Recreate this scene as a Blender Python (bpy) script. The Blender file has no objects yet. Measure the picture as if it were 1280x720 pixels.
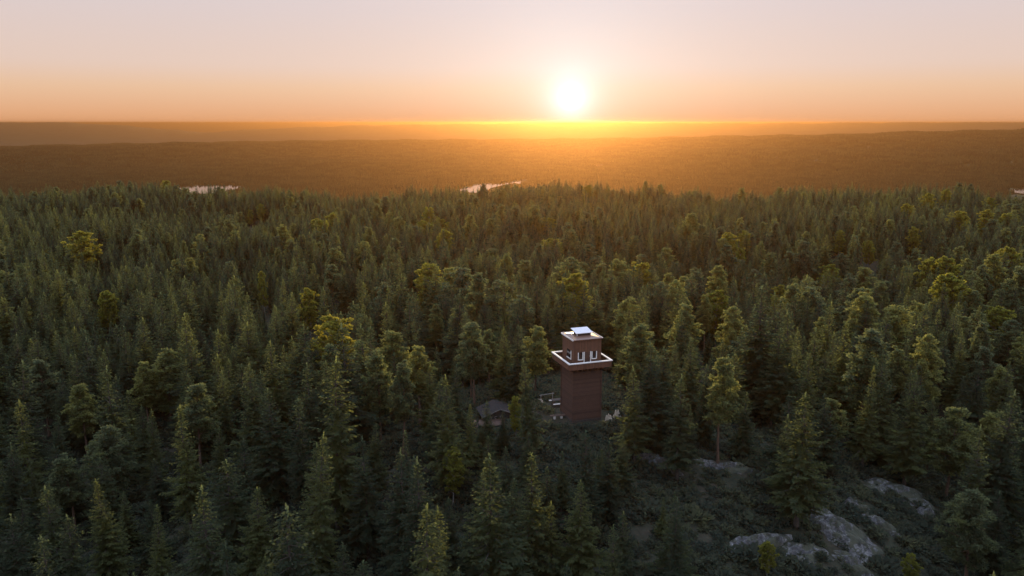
import bpy, bmesh, math, random
import numpy as np
from mathutils import Vector, Matrix

random.seed(7)
rng = np.random.default_rng(11)
scn = bpy.context.scene
col = scn.collection
R = math.radians

# ------------------------------------------------------------------ camera model
FPX = 995.6                     # focal length in photo pixels (1280 wide)
PITCH = R(11.72)
CAMZ = 31.84
CP, SP = math.cos(PITCH), math.sin(PITCH)
SUN_EL, SUN_AZ = R(1.55), R(4.1)          # azimuth clockwise from +Y
SUNV = Vector((math.sin(SUN_AZ) * math.cos(SUN_EL), math.cos(SUN_AZ) * math.cos(SUN_EL), math.sin(SUN_EL)))
TX, TY, TROT = 7.606, 83.84, 0.327         # lookout tower


def ray(px, py):
    u, v = (px - 640) / FPX, (py - 360) / FPX
    return Vector((u, CP - v * SP, -(SP + v * CP)))


def project(x, y, z):
    z = z - CAMZ
    d = y * CP - z * SP
    u = -(y * SP + z * CP)
    return 640 + FPX * x / d, 360 + FPX * u / d, d


def drop(py):                               # metres below the camera per metre of distance
    v = (py - 360) / FPX
    return (SP + v * CP) / (CP - v * SP)


# ------------------------------------------------------------------ terrain
def sstep(x, a, b):
    t = np.clip((x - a) / (b - a), 0, 1)
    return t * t * (3 - 2 * t)


def wob(x, y, s, seed):
    k = seed * 1.37
    return (np.sin(x / s + k) * np.cos(y / s * 1.13 - k * 2) + .5 * np.sin(x / s * 2.3 - y / s * 1.7 + k * 3) + .3 * np.cos(x / s * 4.1 + y / s * 3.3 + k))


def interp_px(az, pxs, vals):
    return np.interp(az, [math.degrees(math.atan((p - 640) / FPX)) for p in pxs], vals)


def terrain(x, y):
    x = np.asarray(x, float); y = np.asarray(y, float)
    r = np.hypot(x, y); d = np.hypot(x - TX, y - TY)
    az = np.degrees(np.arctan2(x, y))
    h = -14.5 * (1 - np.exp(-(d / 46) ** 1.6)) - 5.2 * sstep(d, 90, 330)
    h = h - 5.5 * sstep(TY - 24 - y + .25 * x, 0, 45)
    h = h + sstep(d, 8, 40) * (wob(x, y, 23, 1) * .8 + wob(x, y, 9, 2) * .3)
    h = h + sstep(d, 60, 160) * wob(x, y, 70, 3) * 1.6
    h = h + sstep(d, 90, 300) * interp_px(az, [-300, 0, 120, 230, 330, 640, 720, 900, 1040, 1280, 1500], [6, 5.5, 3.5, -.8, -.5, 0, 1.6, 1.2, 1.2, 3.0, 4])
    # the rim of the hill, then the drop to the valley
    rim = 455 + 25 * np.sin(az * .23 + 1) + 14 * np.sin(az * .71) + 12 * np.sin(az * 1.9 + 2)
    hv = sstep(r, rim, rim + 520)
    valley = -135 + 5 * wob(x, y, 420, 4)
    h = h * (1 - hv) + valley * hv
    # far ridges, heights read off as angles under the horizon
    def ridge(pxs, ys, dist, top=39, wig=0.0):
        yy = interp_px(az, pxs, ys) + wig * (np.sin(az * 1.7 + dist) * .6 + np.sin(az * 4.1 + dist * 2) * .3 + np.sin(az * 9.3) * .15)
        v = (yy - 360) / FPX
        k = (SP + v * CP) / (CP - v * SP)
        return np.minimum(CAMZ - k * dist / np.cos(np.radians(np.clip(az, -60, 60))) * np.cos(np.radians(np.clip(az, -60, 60))), top)
    zA = ridge([-300, 0, 200, 400, 640, 800, 900, 1060, 1280, 1500], [181, 182, 180, 178, 177, 175, 172, 169, 162, 160], 5000, wig=1.0)
    zB = ridge([-200, 0, 100, 170, 260, 330, 450, 640, 800, 1000, 1130, 1280, 1500], [153.4, 152.6, 153.2, 157.0, 165, 161, 156.6, 154.4, 153.6, 154.0, 153.0, 152.5, 152.6], 11000, wig=.8)
    zC = ridge([-200, 0, 150, 180, 280, 330, 400, 1000, 1100, 1170, 1230, 1280, 1500], [154, 154, 154, 153.4, 153.4, 153.8, 154, 153.6, 153.4, 153.4, 153.4, 153.4, 154], 24000, wig=.5)
    upA = sstep(r, 2400, 5000) ; dnA = sstep(r, 5000, 7400)
    a = -135 + (zA + 135) * upA
    a = a + sstep(r, 2600, 3200) * (1 - sstep(r, 4300, 4900)) * wob(x, y, 620, 6) * 19
    low = -150.0
    zN = CAMZ - (ridge([-200, 700, 780, 860, 1000, 1130, 1280, 1500], [206, 206, 198, 189, 185.5, 186.5, 184, 184], 3500, wig=1.2) * 0 + 3500 * np.vectorize(drop)(interp_px(az, [-200, 700, 780, 860, 1000, 1130, 1280, 1500], [206, 206, 198, 189, 185.5, 186.5, 184, 184])))
    nb = sstep(r, 2700, 3500) * (1 - sstep(r, 3500, 4000))
    a = np.where(zN > a, a * (1 - nb) + zN * nb, a)
    a = a * (1 - dnA) + low * dnA
    upB = sstep(r, 7600, 11000); dnB = sstep(r, 11000, 15000)
    b = low + (zB - low) * upB
    b = b * (1 - dnB) + low * dnB
    upC = sstep(r, 16000, 24000); dnC = sstep(r, 24000, 34000)
    c = low + (zC - low) * upC
    c = c * (1 - dnC) + low * dnC
    far = np.where(r < 7500, a, np.where(r < 15800, b, c))
    h = np.where(r > 2400, far + (valley + 135) * (1 - sstep(r, 2400, 3200)), h)
    # front half only carries the ridges; behind the camera the land stays low and rolling
    back = sstep(np.abs(az), 75, 110) * sstep(r, 2400, 4000)
    h = h * (1 - back) + (-120 + 20 * wob(x, y, 1500, 5)) * back
    # lake basins
    for lx, ly, lr in BASINS:
        q = np.hypot(x - lx, y - ly)
        w = 1 - sstep(q, lr, lr * 2.2)
        h = h * (1 - w) + (LAKEZ - 3) * w
    return h


LAKEZ = -133.0


def at_level(px, py, z):
    dr = ray(px, py)
    t = (z - CAMZ) / dr.z
    return dr.x * t, dr.y * t


LAKES = []                       # (label, [shore points])
def lake_pts(pts):
    return [at_level(px, py, LAKEZ) for px, py in pts]
LAKES.append(lake_pts([(222, 237), (232, 232.6), (246, 231.4), (268, 231.2), (288, 231.0), (297, 232.4), (296, 236), (280, 240), (255, 242), (232, 241)]))
LAKES.append(lake_pts([(575, 238), (588, 233.6), (598, 229.8), (608, 228.6), (618, 229.6), (632, 228.4), (641, 227.4), (640, 229.2), (628, 231.5), (614, 235), (600, 241)]))
LAKES.append(lake_pts([(642, 227.5), (648, 225.2), (652, 224.4), (653, 228.6), (648, 229.6)]))
LAKES.append(lake_pts([(738, 207.2), (746, 205.6), (751, 206.0), (756, 206.8), (750, 207.6)]))
LAKES.append(lake_pts([(1262, 238), (1272, 235.8), (1290, 235.2), (1330, 236), (1330, 241), (1280, 242)]))
BASINS = []
for L in LAKES:
    c = np.mean(np.array(L), axis=0)
    BASINS.append((c[0], c[1], max(math.hypot(p[0] - c[0], p[1] - c[1]) for p in L)))


def tz(x, y):
    return float(terrain(x, y))


def ground_hit(px, py):
    d = ray(px, py); t = 20.0
    while t < 4000:
        p = Vector((0, 0, CAMZ)) + d * t
        if p.z < tz(p.x, p.y):
            break
        t += .25 if t < 200 else 2
    return p.x, p.y, tz(p.x, p.y)


# ------------------------------------------------------------------ materials
def mat(name):
    m = bpy.data.materials.new(name); m.use_nodes = True
    nt = m.node_tree; nt.nodes.clear()
    return m, nt, nt.nodes, nt.links


def node(nt, t, **kw):
    n = nt.nodes.new(t)
    for k, v in kw.items():
        setattr(n, k, v)
    return n


def ramp(nt, stops, fac=None):
    n = nt.nodes.new('ShaderNodeValToRGB')
    e = n.color_ramp.elements
    while len(e) < len(stops):
        e.new(.5)
    for el, (p, c) in zip(e, stops):
        el.position = p; el.color = (*c, 1)
    if fac is not None:
        nt.links.new(fac, n.inputs[0])
    return n


def noise(nt, scale, detail=4, rough=.6, coord='Object', vec=None):
    tc = nt.nodes.new('ShaderNodeTexCoord')
    n = nt.nodes.new('ShaderNodeTexNoise')
    n.inputs['Scale'].default_value = scale; n.inputs['Detail'].default_value = detail; n.inputs['Roughness'].default_value = rough
    nt.links.new(vec if vec is not None else tc.outputs[coord], n.inputs['Vector'])
    return n


def plain(name, c1, c2, scale=6, rough=.7, bump=.2, metal=0, spec=.4, coord='Object'):
    m, nt, N, L = mat(name)
    b = node(nt, 'ShaderNodeBsdfPrincipled'); o = node(nt, 'ShaderNodeOutputMaterial')
    n = noise(nt, scale, coord=coord)
    rp = ramp(nt, [(.3, c1), (.7, c2)], n.outputs['Fac'])
    L.new(rp.outputs[0], b.inputs['Base Color'])
    b.inputs['Roughness'].default_value = rough; b.inputs['Metallic'].default_value = metal
    b.inputs['Specular IOR Level'].default_value = spec
    if bump:
        bp = node(nt, 'ShaderNodeBump'); bp.inputs['Strength'].default_value = bump; bp.inputs['Distance'].default_value = .03
        L.new(n.outputs['Fac'], bp.inputs['Height']); L.new(bp.outputs[0], b.inputs['Normal'])
    L.new(b.outputs[0], o.inputs[0])
    return m


def planks(name, c1, c2, step, axis, rough=.75):
    """painted boards: a groove every STEP metres along AXIS (0 x, 1 y, 2 z; 3 = across walls)"""
    m, nt, N, L = mat(name)
    b = node(nt, 'ShaderNodeBsdfPrincipled'); o = node(nt, 'ShaderNodeOutputMaterial')
    tc = node(nt, 'ShaderNodeTexCoord'); sx = node(nt, 'ShaderNodeSeparateXYZ'); L.new(tc.outputs['Object'], sx.inputs[0])
    if axis == 3:
        ad = node(nt, 'ShaderNodeMath', operation='ADD'); L.new(sx.outputs[0], ad.inputs[0]); L.new(sx.outputs[1], ad.inputs[1]); v = ad.outputs[0]
    else:
        v = sx.outputs[axis]
    dv = node(nt, 'ShaderNodeMath', operation='DIVIDE'); L.new(v, dv.inputs[0]); dv.inputs[1].default_value = step
    fr = node(nt, 'ShaderNodeMath', operation='FRACT'); L.new(dv.outputs[0], fr.inputs[0])
    fl = node(nt, 'ShaderNodeMath', operation='FLOOR'); L.new(dv.outputs[0], fl.inputs[0])
    wn = node(nt, 'ShaderNodeTexWhiteNoise', noise_dimensions='1D'); L.new(fl.outputs[0], wn.inputs['W'])
    gr = ramp(nt, [(0, (0, 0, 0)), (.10, (1, 1, 1))], fr.outputs[0])
    n = noise(nt, 3.0, 5)
    ms = node(nt, 'ShaderNodeMath', operation='MULTIPLY_ADD'); L.new(n.outputs['Fac'], ms.inputs[0]); ms.inputs[1].default_value = .7
    m2 = node(nt, 'ShaderNodeMath', operation='MULTIPLY'); L.new(wn.outputs['Value'], m2.inputs[0]); m2.inputs[1].default_value = .45
    L.new(m2.outputs[0], ms.inputs[2])
    rp = ramp(nt, [(.2, c1), (.85, c2)], ms.outputs[0])
    L.new(rp.outputs[0], b.inputs['Base Color']); b.inputs['Roughness'].default_value = rough; b.inputs['Specular IOR Level'].default_value = .25
    bp = node(nt, 'ShaderNodeBump'); bp.inputs['Strength'].default_value = .8; bp.inputs['Distance'].default_value = .02
    L.new(gr.outputs[0], bp.inputs['Height']); L.new(bp.outputs[0], b.inputs['Normal'])
    L.new(b.outputs[0], o.inputs[0])
    return m


def foliage(name, dark, mid, light, transl=.45, clump=.55, vary=.35):
    m, nt, N, L = mat(name)
    o = node(nt, 'ShaderNodeOutputMaterial')
    n = noise(nt, clump, 3)
    oi = node(nt, 'ShaderNodeObjectInfo')
    ma = node(nt, 'ShaderNodeMath', operation='MULTIPLY_ADD'); L.new(oi.outputs['Random'], ma.inputs[0]); ma.inputs[1].default_value = vary; L.new(n.outputs['Fac'], ma.inputs[2])
    sb = node(nt, 'ShaderNodeMath', operation='SUBTRACT'); L.new(ma.outputs[0], sb.inputs[0]); sb.inputs[1].default_value = vary / 2
    rp = ramp(nt, [(.3, dark), (.5, mid), (.72, light)], sb.outputs[0])
    df = node(nt, 'ShaderNodeBsdfDiffuse'); tr = node(nt, 'ShaderNodeBsdfTranslucent'); mx = node(nt, 'ShaderNodeMixShader')
    L.new(rp.outputs[0], df.inputs[0])
    hs = node(nt, 'ShaderNodeHueSaturation'); hs.inputs['Hue'].default_value = .485; hs.inputs['Saturation'].default_value = 1.35; hs.inputs['Value'].default_value = 3.1
    L.new(rp.outputs[0], hs.inputs['Color']); L.new(hs.outputs[0], tr.inputs[0])
    mx.inputs[0].default_value = transl
    L.new(df.outputs[0], mx.inputs[1]); L.new(tr.outputs[0], mx.inputs[2]); L.new(mx.outputs[0], o.inputs[0])
    return m


M = {}
M['spruce'] = foliage('spruce_needles', (.044, .057, .038), (.060, .075, .044), (.086, .099, .048), .6, vary=.6)
M['pine'] = foliage('pine_needles', (.056, .068, .044), (.075, .088, .048), (.106, .113, .052), .5, vary=.6)
M['birch'] = foliage('birch_leaves', (.092, .100, .036), (.114, .118, .042), (.135, .132, .046), .58)
M['shrub'] = foliage('shrub_leaves', (.036, .044, .036), (.050, .058, .042), (.070, .076, .046), .4)
M['far'] = foliage('far_needles', (.024, .036, .022), (.036, .050, .028), (.056, .068, .034), .2, .06, .5)
M['bark'] = plain('dark_bark', (.040, .034, .030), (.075, .062, .052), 5, .9, .5)
M['pinebark'] = plain('pine_bark', (.065, .042, .030), (.13, .078, .05), 4, .9, .5)
M['birchbark'] = plain('birch_bark', (.10, .095, .085), (.26, .25, .23), 3, .8, .2)
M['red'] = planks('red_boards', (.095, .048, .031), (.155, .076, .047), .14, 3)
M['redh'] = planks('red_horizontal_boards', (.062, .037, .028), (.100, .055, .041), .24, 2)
M['floor'] = planks('deck_boards', (.055, .040, .032), (.11, .082, .062), .12, 1)
M['terr'] = planks('terrace_boards', (.07, .045, .036), (.12, .075, .058), .30, 1)
M['white'] = plain('white_paint', (.68, .66, .63), (.82, .80, .77), 5, .55, .05)
M['roof'] = plain('roof_sheet', (.12, .070, .05), (.20, .115, .085), 7, .38, .08, spec=.8)
M['hutroof'] = plain('dark_roof_felt', (.022, .020, .020), (.040, .036, .034), 4, .9, .2, spec=.2)
M['dkgrey'] = plain('weathered_board', (.10, .09, .08), (.18, .165, .15), 6, .85, .2)
M['grey'] = plain('grey_timber', (.19, .17, .15), (.36, .33, .30), 6, .8, .3)
M['pale'] = plain('pale_timber', (.42, .38, .34), (.62, .57, .52), 6, .75, .25)
M['dkwood'] = plain('dark_timber', (.035, .028, .025), (.062, .050, .042), 6, .85, .3)
M['metal'] = plain('pale_sheet_metal', (.60, .60, .64), (.74, .74, .78), 3, .45, .05, spec=.5)


def glass_mat():
    m, nt, N, L = mat('window_glass')
    b = node(nt, 'ShaderNodeBsdfPrincipled'); o = node(nt, 'ShaderNodeOutputMaterial')
    b.inputs['Base Color'].default_value = (.015, .017, .02, 1); b.inputs['Roughness'].default_value = .08
    L.new(b.outputs[0], o.inputs[0]); return m
M['glass'] = glass_mat()


def rock_mat():
    m, nt, N, L = mat('bare_granite')
    b = node(nt, 'ShaderNodeBsdfPrincipled'); o = node(nt, 'ShaderNodeOutputMaterial')
    n1 = noise(nt, .75, 8, .72); n2 = noise(nt, 3.2, 6, .7); n3 = noise(nt, .9, 6, .7)
    rp = ramp(nt, [(.32, (.07, .070, .072)), (.54, (.16, .16, .165)), (.70, (.33, .325, .335))], n2.outputs['Fac'])
    moss = ramp(nt, [(.3, (.030, .038, .022)), (.7, (.055, .056, .034))], n2.outputs['Fac'])
    mk = ramp(nt, [(.44, (0, 0, 0)), (.50, (1, 1, 1))], n1.outputs['Fac'])
    mix = node(nt, 'ShaderNodeMix', data_type='RGBA')
    L.new(mk.outputs[0], mix.inputs['Factor']); L.new(rp.outputs[0], mix.inputs['A']); L.new(moss.outputs[0], mix.inputs['B'])
    dk = ramp(nt, [(.40, (.28, .28, .29)), (.55, (1, 1, 1))], n3.outputs['Fac'])
    mu = node(nt, 'ShaderNodeMix', data_type='RGBA', blend_type='MULTIPLY'); mu.inputs['Factor'].default_value = 1
    L.new(mix.outputs['Result'], mu.inputs['A']); L.new(dk.outputs[0], mu.inputs['B'])
    L.new(mu.outputs['Result'], b.inputs['Base Color']); b.inputs['Roughness'].default_value = .8
    bp = node(nt, 'ShaderNodeBump'); bp.inputs['Strength'].default_value = .7; bp.inputs['Distance'].default_value = .15
    L.new(n2.outputs['Fac'], bp.inputs['Height']); L.new(bp.outputs[0], b.inputs['Normal']); L.new(b.outputs[0], o.inputs[0])
    return m
M['rock'] = rock_mat()
M['stone'] = plain('pale_stone', (.30, .25, .19), (.50, .43, .34), 2.2, .85, .5)


def ground_mat():
    m, nt, N, L = mat('forest_ground')
    b = node(nt, 'ShaderNodeBsdfPrincipled'); o = node(nt, 'ShaderNodeOutputMaterial')
    n1 = noise(nt, .16, 6, .65); n2 = noise(nt, 1.7, 6, .7); nf = noise(nt, .006, 9, .7)
    near = ramp(nt, [(.30, (.026, .031, .021)), (.48, (.038, .041, .027)), (.62, (.050, .045, .033)), (.75, (.038, .043, .027))], n1.outputs['Fac'])
    fine = ramp(nt, [(.3, (.55, .55, .55)), (.7, (1.2, 1.2, 1.2))], n2.outputs['Fac'])
    mu = node(nt, 'ShaderNodeMix', data_type='RGBA', blend_type='MULTIPLY'); mu.inputs['Factor'].default_value = 1
    L.new(near.outputs[0], mu.inputs['A']); L.new(fine.outputs[0], mu.inputs['B'])
    far = ramp(nt, [(.35, (.026, .038, .022)), (.65, (.058, .072, .034))], nf.outputs['Fac'])
    geo = node(nt, 'ShaderNodeNewGeometry'); ln = node(nt, 'ShaderNodeVectorMath', operation='LENGTH'); L.new(geo.outputs['Position'], ln.inputs[0])
    mr = node(nt, 'ShaderNodeMapRange'); mr.inputs[1].default_value = 300; mr.inputs[2].default_value = 700
    L.new(ln.outputs['Value'], mr.inputs[0])
    mix = node(nt, 'ShaderNodeMix', data_type='RGBA')
    L.new(mr.outputs[0], mix.inputs['Factor']); L.new(mu.outputs['Result'], mix.inputs['A']); L.new(far.outputs[0], mix.inputs['B'])
    L.new(mix.outputs['Result'], b.inputs['Base Color']); b.inputs['Roughness'].default_value = .95; b.inputs['Specular IOR Level'].default_value = .1
    bp = node(nt, 'ShaderNodeBump'); bp.inputs['Strength'].default_value = .6; bp.inputs['Distance'].default_value = .25
    L.new(n2.outputs['Fac'], bp.inputs['Height']); L.new(bp.outputs[0], b.inputs['Normal']); L.new(b.outputs[0], o.inputs[0])
    return m
M['ground'] = ground_mat()


def water_mat():
    m, nt, N, L = mat('lake_water')
    b = node(nt, 'ShaderNodeBsdfPrincipled'); o = node(nt, 'ShaderNodeOutputMaterial')
    b.inputs['Base Color'].default_value = (.01, .014, .016, 1); b.inputs['Roughness'].default_value = .06; b.inputs['IOR'].default_value = 1.333
    n = noise(nt, .5, 3)
    bp = node(nt, 'ShaderNodeBump'); bp.inputs['Strength'].default_value = .04; bp.inputs['Distance'].default_value = .2
    L.new(n.outputs['Fac'], bp.inputs['Height']); L.new(bp.outputs[0], b.inputs['Normal']); L.new(b.outputs[0], o.inputs[0])
    return m
M['water'] = water_mat()


# ------------------------------------------------------------------ object helpers
def tag(o, label=None, cat=None, group=None, kind=None):
    for k, v in (('label', label), ('category', cat), ('group', group), ('kind', kind)):
        if v:
            o[k] = v
    return o


def empty(name, loc, rz=0, **kw):
    o = bpy.data.objects.new(name, None); col.objects.link(o)
    o.empty_display_size = .3
    o.location = loc; o.rotation_euler = (0, 0, rz)
    return tag(o, **kw)


def mesh_np(name, verts, faces, m, smooth=False):
    me = bpy.data.meshes.new(name)
    me.from_pydata(verts, [], faces); me.update()
    for x in (m if isinstance(m, (list, tuple)) else [m]):
        me.materials.append(x)
    if smooth:
        me.polygons.foreach_set('use_smooth', [True] * len(me.polygons))
    return me


def link(name, me, parent=None, loc=(0, 0, 0), rot=(0, 0, 0)):
    o = bpy.data.objects.new(name, me); col.objects.link(o)
    o.location = loc; o.rotation_euler = rot
    if parent is not None:
        o.parent = parent
    return o


class MB:
    def __init__(s):
        s.bm = bmesh.new()

    def box(s, x0, y0, z0, x1, y1, z1, bev=0.0, mtx=None):
        g = bmesh.ops.create_cube(s.bm, size=1)['verts']
        T = Matrix.Translation(((x0 + x1) / 2, (y0 + y1) / 2, (z0 + z1) / 2)) @ Matrix.Diagonal((x1 - x0, y1 - y0, z1 - z0, 1))
        if mtx is not None:
            T = mtx @ T
        bmesh.ops.transform(s.bm, matrix=T, verts=g)
        if bev:
            ed = list({e for v in g for e in v.link_edges})
            bmesh.ops.bevel(s.bm, geom=ed, offset=bev, segments=1, affect='EDGES')
        return s

    def poly(s, pts, thick):
        """closed prism: polygon points (bottom ring) and the same ring moved by THICK (a vector)"""
        t = Vector(thick)
        a = [s.bm.verts.new(Vector(p)) for p in pts]; b = [s.bm.verts.new(Vector(p) + t) for p in pts]
        s.bm.faces.new(a); s.bm.faces.new(b)
        for i in range(len(a)):
            j = (i + 1) % len(a)
            s.bm.faces.new((a[i], a[j], b[j], b[i]))
        bmesh.ops.recalc_face_normals(s.bm, faces=s.bm.faces)
        return s

    def cyl(s, p, q, r0, r1, n=8):
        p, q = Vector(p), Vector(q); d = q - p
        g = bmesh.ops.create_cone(s.bm, cap_ends=True, segments=n, radius1=r0, radius2=r1, depth=d.length)['verts']
        T = Matrix.Translation((p + q) / 2) @ d.to_track_quat('Z', 'Y').to_matrix().to_4x4()
        bmesh.ops.transform(s.bm, matrix=T, verts=g)
        return s

    def build(s, name, m, parent=None, **kw):
        me = bpy.data.meshes.new(name); s.bm.to_mesh(me); s.bm.free()
        me.materials.append(m)
        return link(name, me, parent, **kw)


# ------------------------------------------------------------------ ground sheet
def build_ground():
    azs = np.concatenate([np.arange(-62, 62, .4), np.arange(62, 298, 4.0)])
    rs = np.concatenate([[0.0], np.linspace(6, 160, 110), np.geomspace(163, 2400, 120), np.geomspace(2440, 60000, 110)])
    na = len(azs)
    A, Rr = np.meshgrid(np.radians(azs), rs)
    X = Rr * np.sin(A); Y = Rr * np.cos(A)
    Z = terrain(X, Y)
    # unevenness of the canopy-clad far hills (real relief, metres)
    rough = rng.normal(0, 1, Z.shape)
    Z = Z + rough * np.clip((Rr - 5200) / 2000, 0, 1) * np.clip(Rr / 11000, .6, 1.6) * 1.8
    Z = np.minimum(Z, 39.3)
    V = np.stack([X, Y, Z], -1).reshape(-1, 3)
    F = []
    for i in range(1, len(rs) - 1):
        for j in range(na):
            k = (j + 1) % na
            F.append((i * na + j, i * na + k, (i + 1) * na + k, (i + 1) * na + j))
    c = 0
    for j in range(na):
        F.append((c, na + (j + 1) % na, na + j))
    me = mesh_np('ground', V.tolist(), F, M['ground'], True)
    o = link('ground', me); o['kind'] = 'structure'
    bm = bmesh.new(); bm.from_mesh(me)
    loose = [v for v in bm.verts if not v.link_faces]
    bmesh.ops.delete(bm, geom=loose, context='VERTS')
    bmesh.ops.recalc_face_normals(bm, faces=bm.faces)
    bm.to_mesh(me); bm.free()
    if me.polygons[200].normal.z < 0:
        me.flip_normals()
build_ground()

for L in LAKES:
    n = len(L); pts = []
    for i in range(n):                       # rounded, slightly ragged shore
        a, b, c, d = (np.array(L[(i + k) % n]) for k in (-1, 0, 1, 2))
        for t in np.linspace(0, 1, 6, endpoint=False):
            p = .5 * ((2 * b) + (-a + c) * t + (2 * a - 5 * b + 4 * c - d) * t * t + (-a + 3 * b - 3 * c + d) * t ** 3)
            pts.append(tuple(p + rng.normal(0, 1.0, 2)))
    V = [(x, y, LAKEZ) for x, y in pts]
    cx, cy = np.mean(np.array(pts), axis=0)
    V.append((cx, cy, LAKEZ)); m_ = len(pts)
    o = link('lake', mesh_np('lake', V, [(i, (i + 1) % m_, m_) for i in range(m_)], M['water']))
    o['kind'] = 'structure'


# ------------------------------------------------------------------ lookout tower
def build_tower():
    t = empty('lookout_tower', (TX, TY, tz(TX, TY) - .15), TROT, label='tall red wooden fire lookout tower with white-railed balcony and cabin on top', cat='tower')
    ZF, ZR, ZE = 6.42, 6.99, 9.28            # balcony floor, rail top, eaves
    s = 3.32 / 2
    MB().box(-s - .06, -s - .06, -.6, s + .06, s + .06, .28, .02).build('plinth', M['dkwood'], t)
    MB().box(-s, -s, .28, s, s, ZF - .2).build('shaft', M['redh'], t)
    for sx in (-1, 1):
        for sy in (-1, 1):
            x, y = sx * s, sy * s
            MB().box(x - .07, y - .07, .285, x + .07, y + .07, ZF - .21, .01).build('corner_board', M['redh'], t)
    h = 4.95 / 2
    MB().box(-h + .05, -h + .05, ZF - .12, h - .05, h - .05, ZF, .01).build('balcony_floor', M['floor'], t)
    # brackets under the balcony
    for side in range(4):
        rz = Matrix.Rotation(side * math.pi / 2, 4, 'Z')
        for u in (-1.5, -.9, -.3, .3, .9, 1.5):
            b = MB(); b.poly([(u - .05, -s - .072, ZF - .66), (u - .05, -s - .072, ZF - .2), (u - .05, -h + .15, ZF - .2), (u - .05, -h + .15, ZF - .30)], (.10, 0, 0))
            bmesh.ops.transform(b.bm, matrix=rz, verts=b.bm.verts)
            b.build('bracket', M['red'], t)
        b = MB(); b.box(-h + .06, -h, ZF - .14, h - .06, -h + .045, ZR - .07)
        bmesh.ops.transform(b.bm, matrix=rz, verts=b.bm.verts); b.build('parapet', M['red'], t)
        b = MB(); b.box(-h - .07, -h - .07, ZR - .068, h - .075, -h + .15, ZR + .045, .012)
        bmesh.ops.transform(b.bm, matrix=rz, verts=b.bm.verts); b.build('cap_rail', M['white'], t)
        b = MB(); b.box(-h + .0, -h + .0, ZF - .15, -h + .11, -h + .11, ZR - .07)
        bmesh.ops.transform(b.bm, matrix=rz, verts=b.bm.verts); b.build('corner_post', M['red'], t)
    c = 3.2 / 2
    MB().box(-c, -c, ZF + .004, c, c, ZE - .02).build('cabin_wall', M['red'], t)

    def window(side, u0, u1, z0, z1, jl=True, jr=True):
        rz = Matrix.Rotation(side * math.pi / 2, 4, 'Z')
        w = MB(); w.box(u0, -c - .012, z0, u1, -c + .02, z1)
        bmesh.ops.transform(w.bm, matrix=rz, verts=w.bm.verts)
        wo = w.build('window', M['glass'], t)
        f = MB()
        if jl: f.box(u0 - .10, -c - .06, z0 - .08, u0 - .001, -c - .002, z1 + .02)
        if jr: f.box(u1 + .001, -c - .06, z0 - .08, u1 + .10, -c - .002, z1 + .02)
        f.box(u0 - .001, -c - .062, z0 - .10, u1 + .001, -c - .002, z0 - .001)
        bmesh.ops.transform(f.bm, matrix=rz, verts=f.bm.verts); f.build('frame', M['white'], wo)
        f = MB(); f.box(u0 - .10, -c - .055, z1 + .022, u1 + .10, -c - .002, z1 + .11)
        bmesh.ops.transform(f.bm, matrix=rz, verts=f.bm.verts); f.build('head_board', M['red'], wo)
        f = MB(); f.box((u0 + u1) / 2 - .015, -c - .03, z0, (u0 + u1) / 2 + .015, -c - .013, z1)
        bmesh.ops.transform(f.bm, matrix=rz, verts=f.bm.verts); f.build('glazing_bar', M['red'], wo)
    window(0, -1.04, -.62, ZR + .16, ZR + .92, True, True)
    window(0, .55, .98, ZR + .16, ZR + .92, True, True)
    window(3, -.30, .85, ZR + .10, ZR + 1.0, False, True)
    window(1, -.55, .55, ZR + .10, ZR + 1.0)
    window(2, -.9, -.1, ZR + .10, ZR + 1.0)
    d = MB().box(-.36, -c - .02, ZF + .03, .29, -c + .02, ZR + .92).build('door', M['redh'], t)
    MB().box(-.47, -c - .06, ZF + .005, -.362, -c - .002, ZR + .96).build('door_jamb', M['white'], d)
    MB().box(.292, -c - .06, ZF + .005, .40, -c - .002, ZR + .96).build('door_jamb', M['white'], d)
    MB().box(.20, -c - .07, ZF + .95, .25, -c - .021, ZF + 1.08).build('handle', M['grey'], d)
    # low hipped roof, its rear slope catching the sun
    e, ap = 1.69, .19
    b = MB(); bm = b.bm
    lo = [bm.verts.new((x * e, y * e, ZE)) for x, y in ((-1, -1), (1, -1), (1, 1), (-1, 1))]
    lo2 = [bm.verts.new((x * e, y * e, ZE + .06)) for x, y in ((-1, -1), (1, -1), (1, 1), (-1, 1))]
    up = [bm.verts.new((x * .70, y * .55, ZE + ap)) for x, y in ((-1, -1), (1, -1), (1, 1), (-1, 1))]
    bm.faces.new(lo[::-1]); bm.faces.new(up)
    for i in range(4):
        j = (i + 1) % 4
        bm.faces.new((lo[i], lo[j], lo2[j], lo2[i])); bm.faces.new((lo2[i], lo2[j], up[j], up[i]))
    bmesh.ops.recalc_face_normals(bm, faces=bm.faces)
    ro = b.build('roof', M['roof'], t)
    for sx in (-1, 1):
        MB().box(min(sx * (e + .004), sx * (e + .05)), -e, ZE - .06, max(sx * (e + .004), sx * (e + .05)), e, ZE + .10).build('barge_board', M['white'], ro)
    MB().box(-e - .05, e + .004, ZE - .06, e + .05, e + .05, ZE + .10).build('barge_board', M['white'], ro)
    MB().box(-e - .05, -e - .05, ZE - .06, e + .05, -e - .004, ZE + .055).build('fascia_board', M['red'], ro)
    # roof lantern with a pale tilted lid
    ha = MB().box(-.78, -.50, ZE + ap - .05, .78, .62, ZE + ap + .30).build('roof_lantern', M['dkwood'], t)
    for x in (-.82, .74):
        MB().box(x, -.54, ZE + ap - .16, x + .08, -.46, ZE + ap + .32).build('post', M['white'], ha)
    T = Matrix.Translation((0, .05, ZE + ap + .41)) @ Matrix.Rotation(R(9), 4, 'X')
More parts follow.
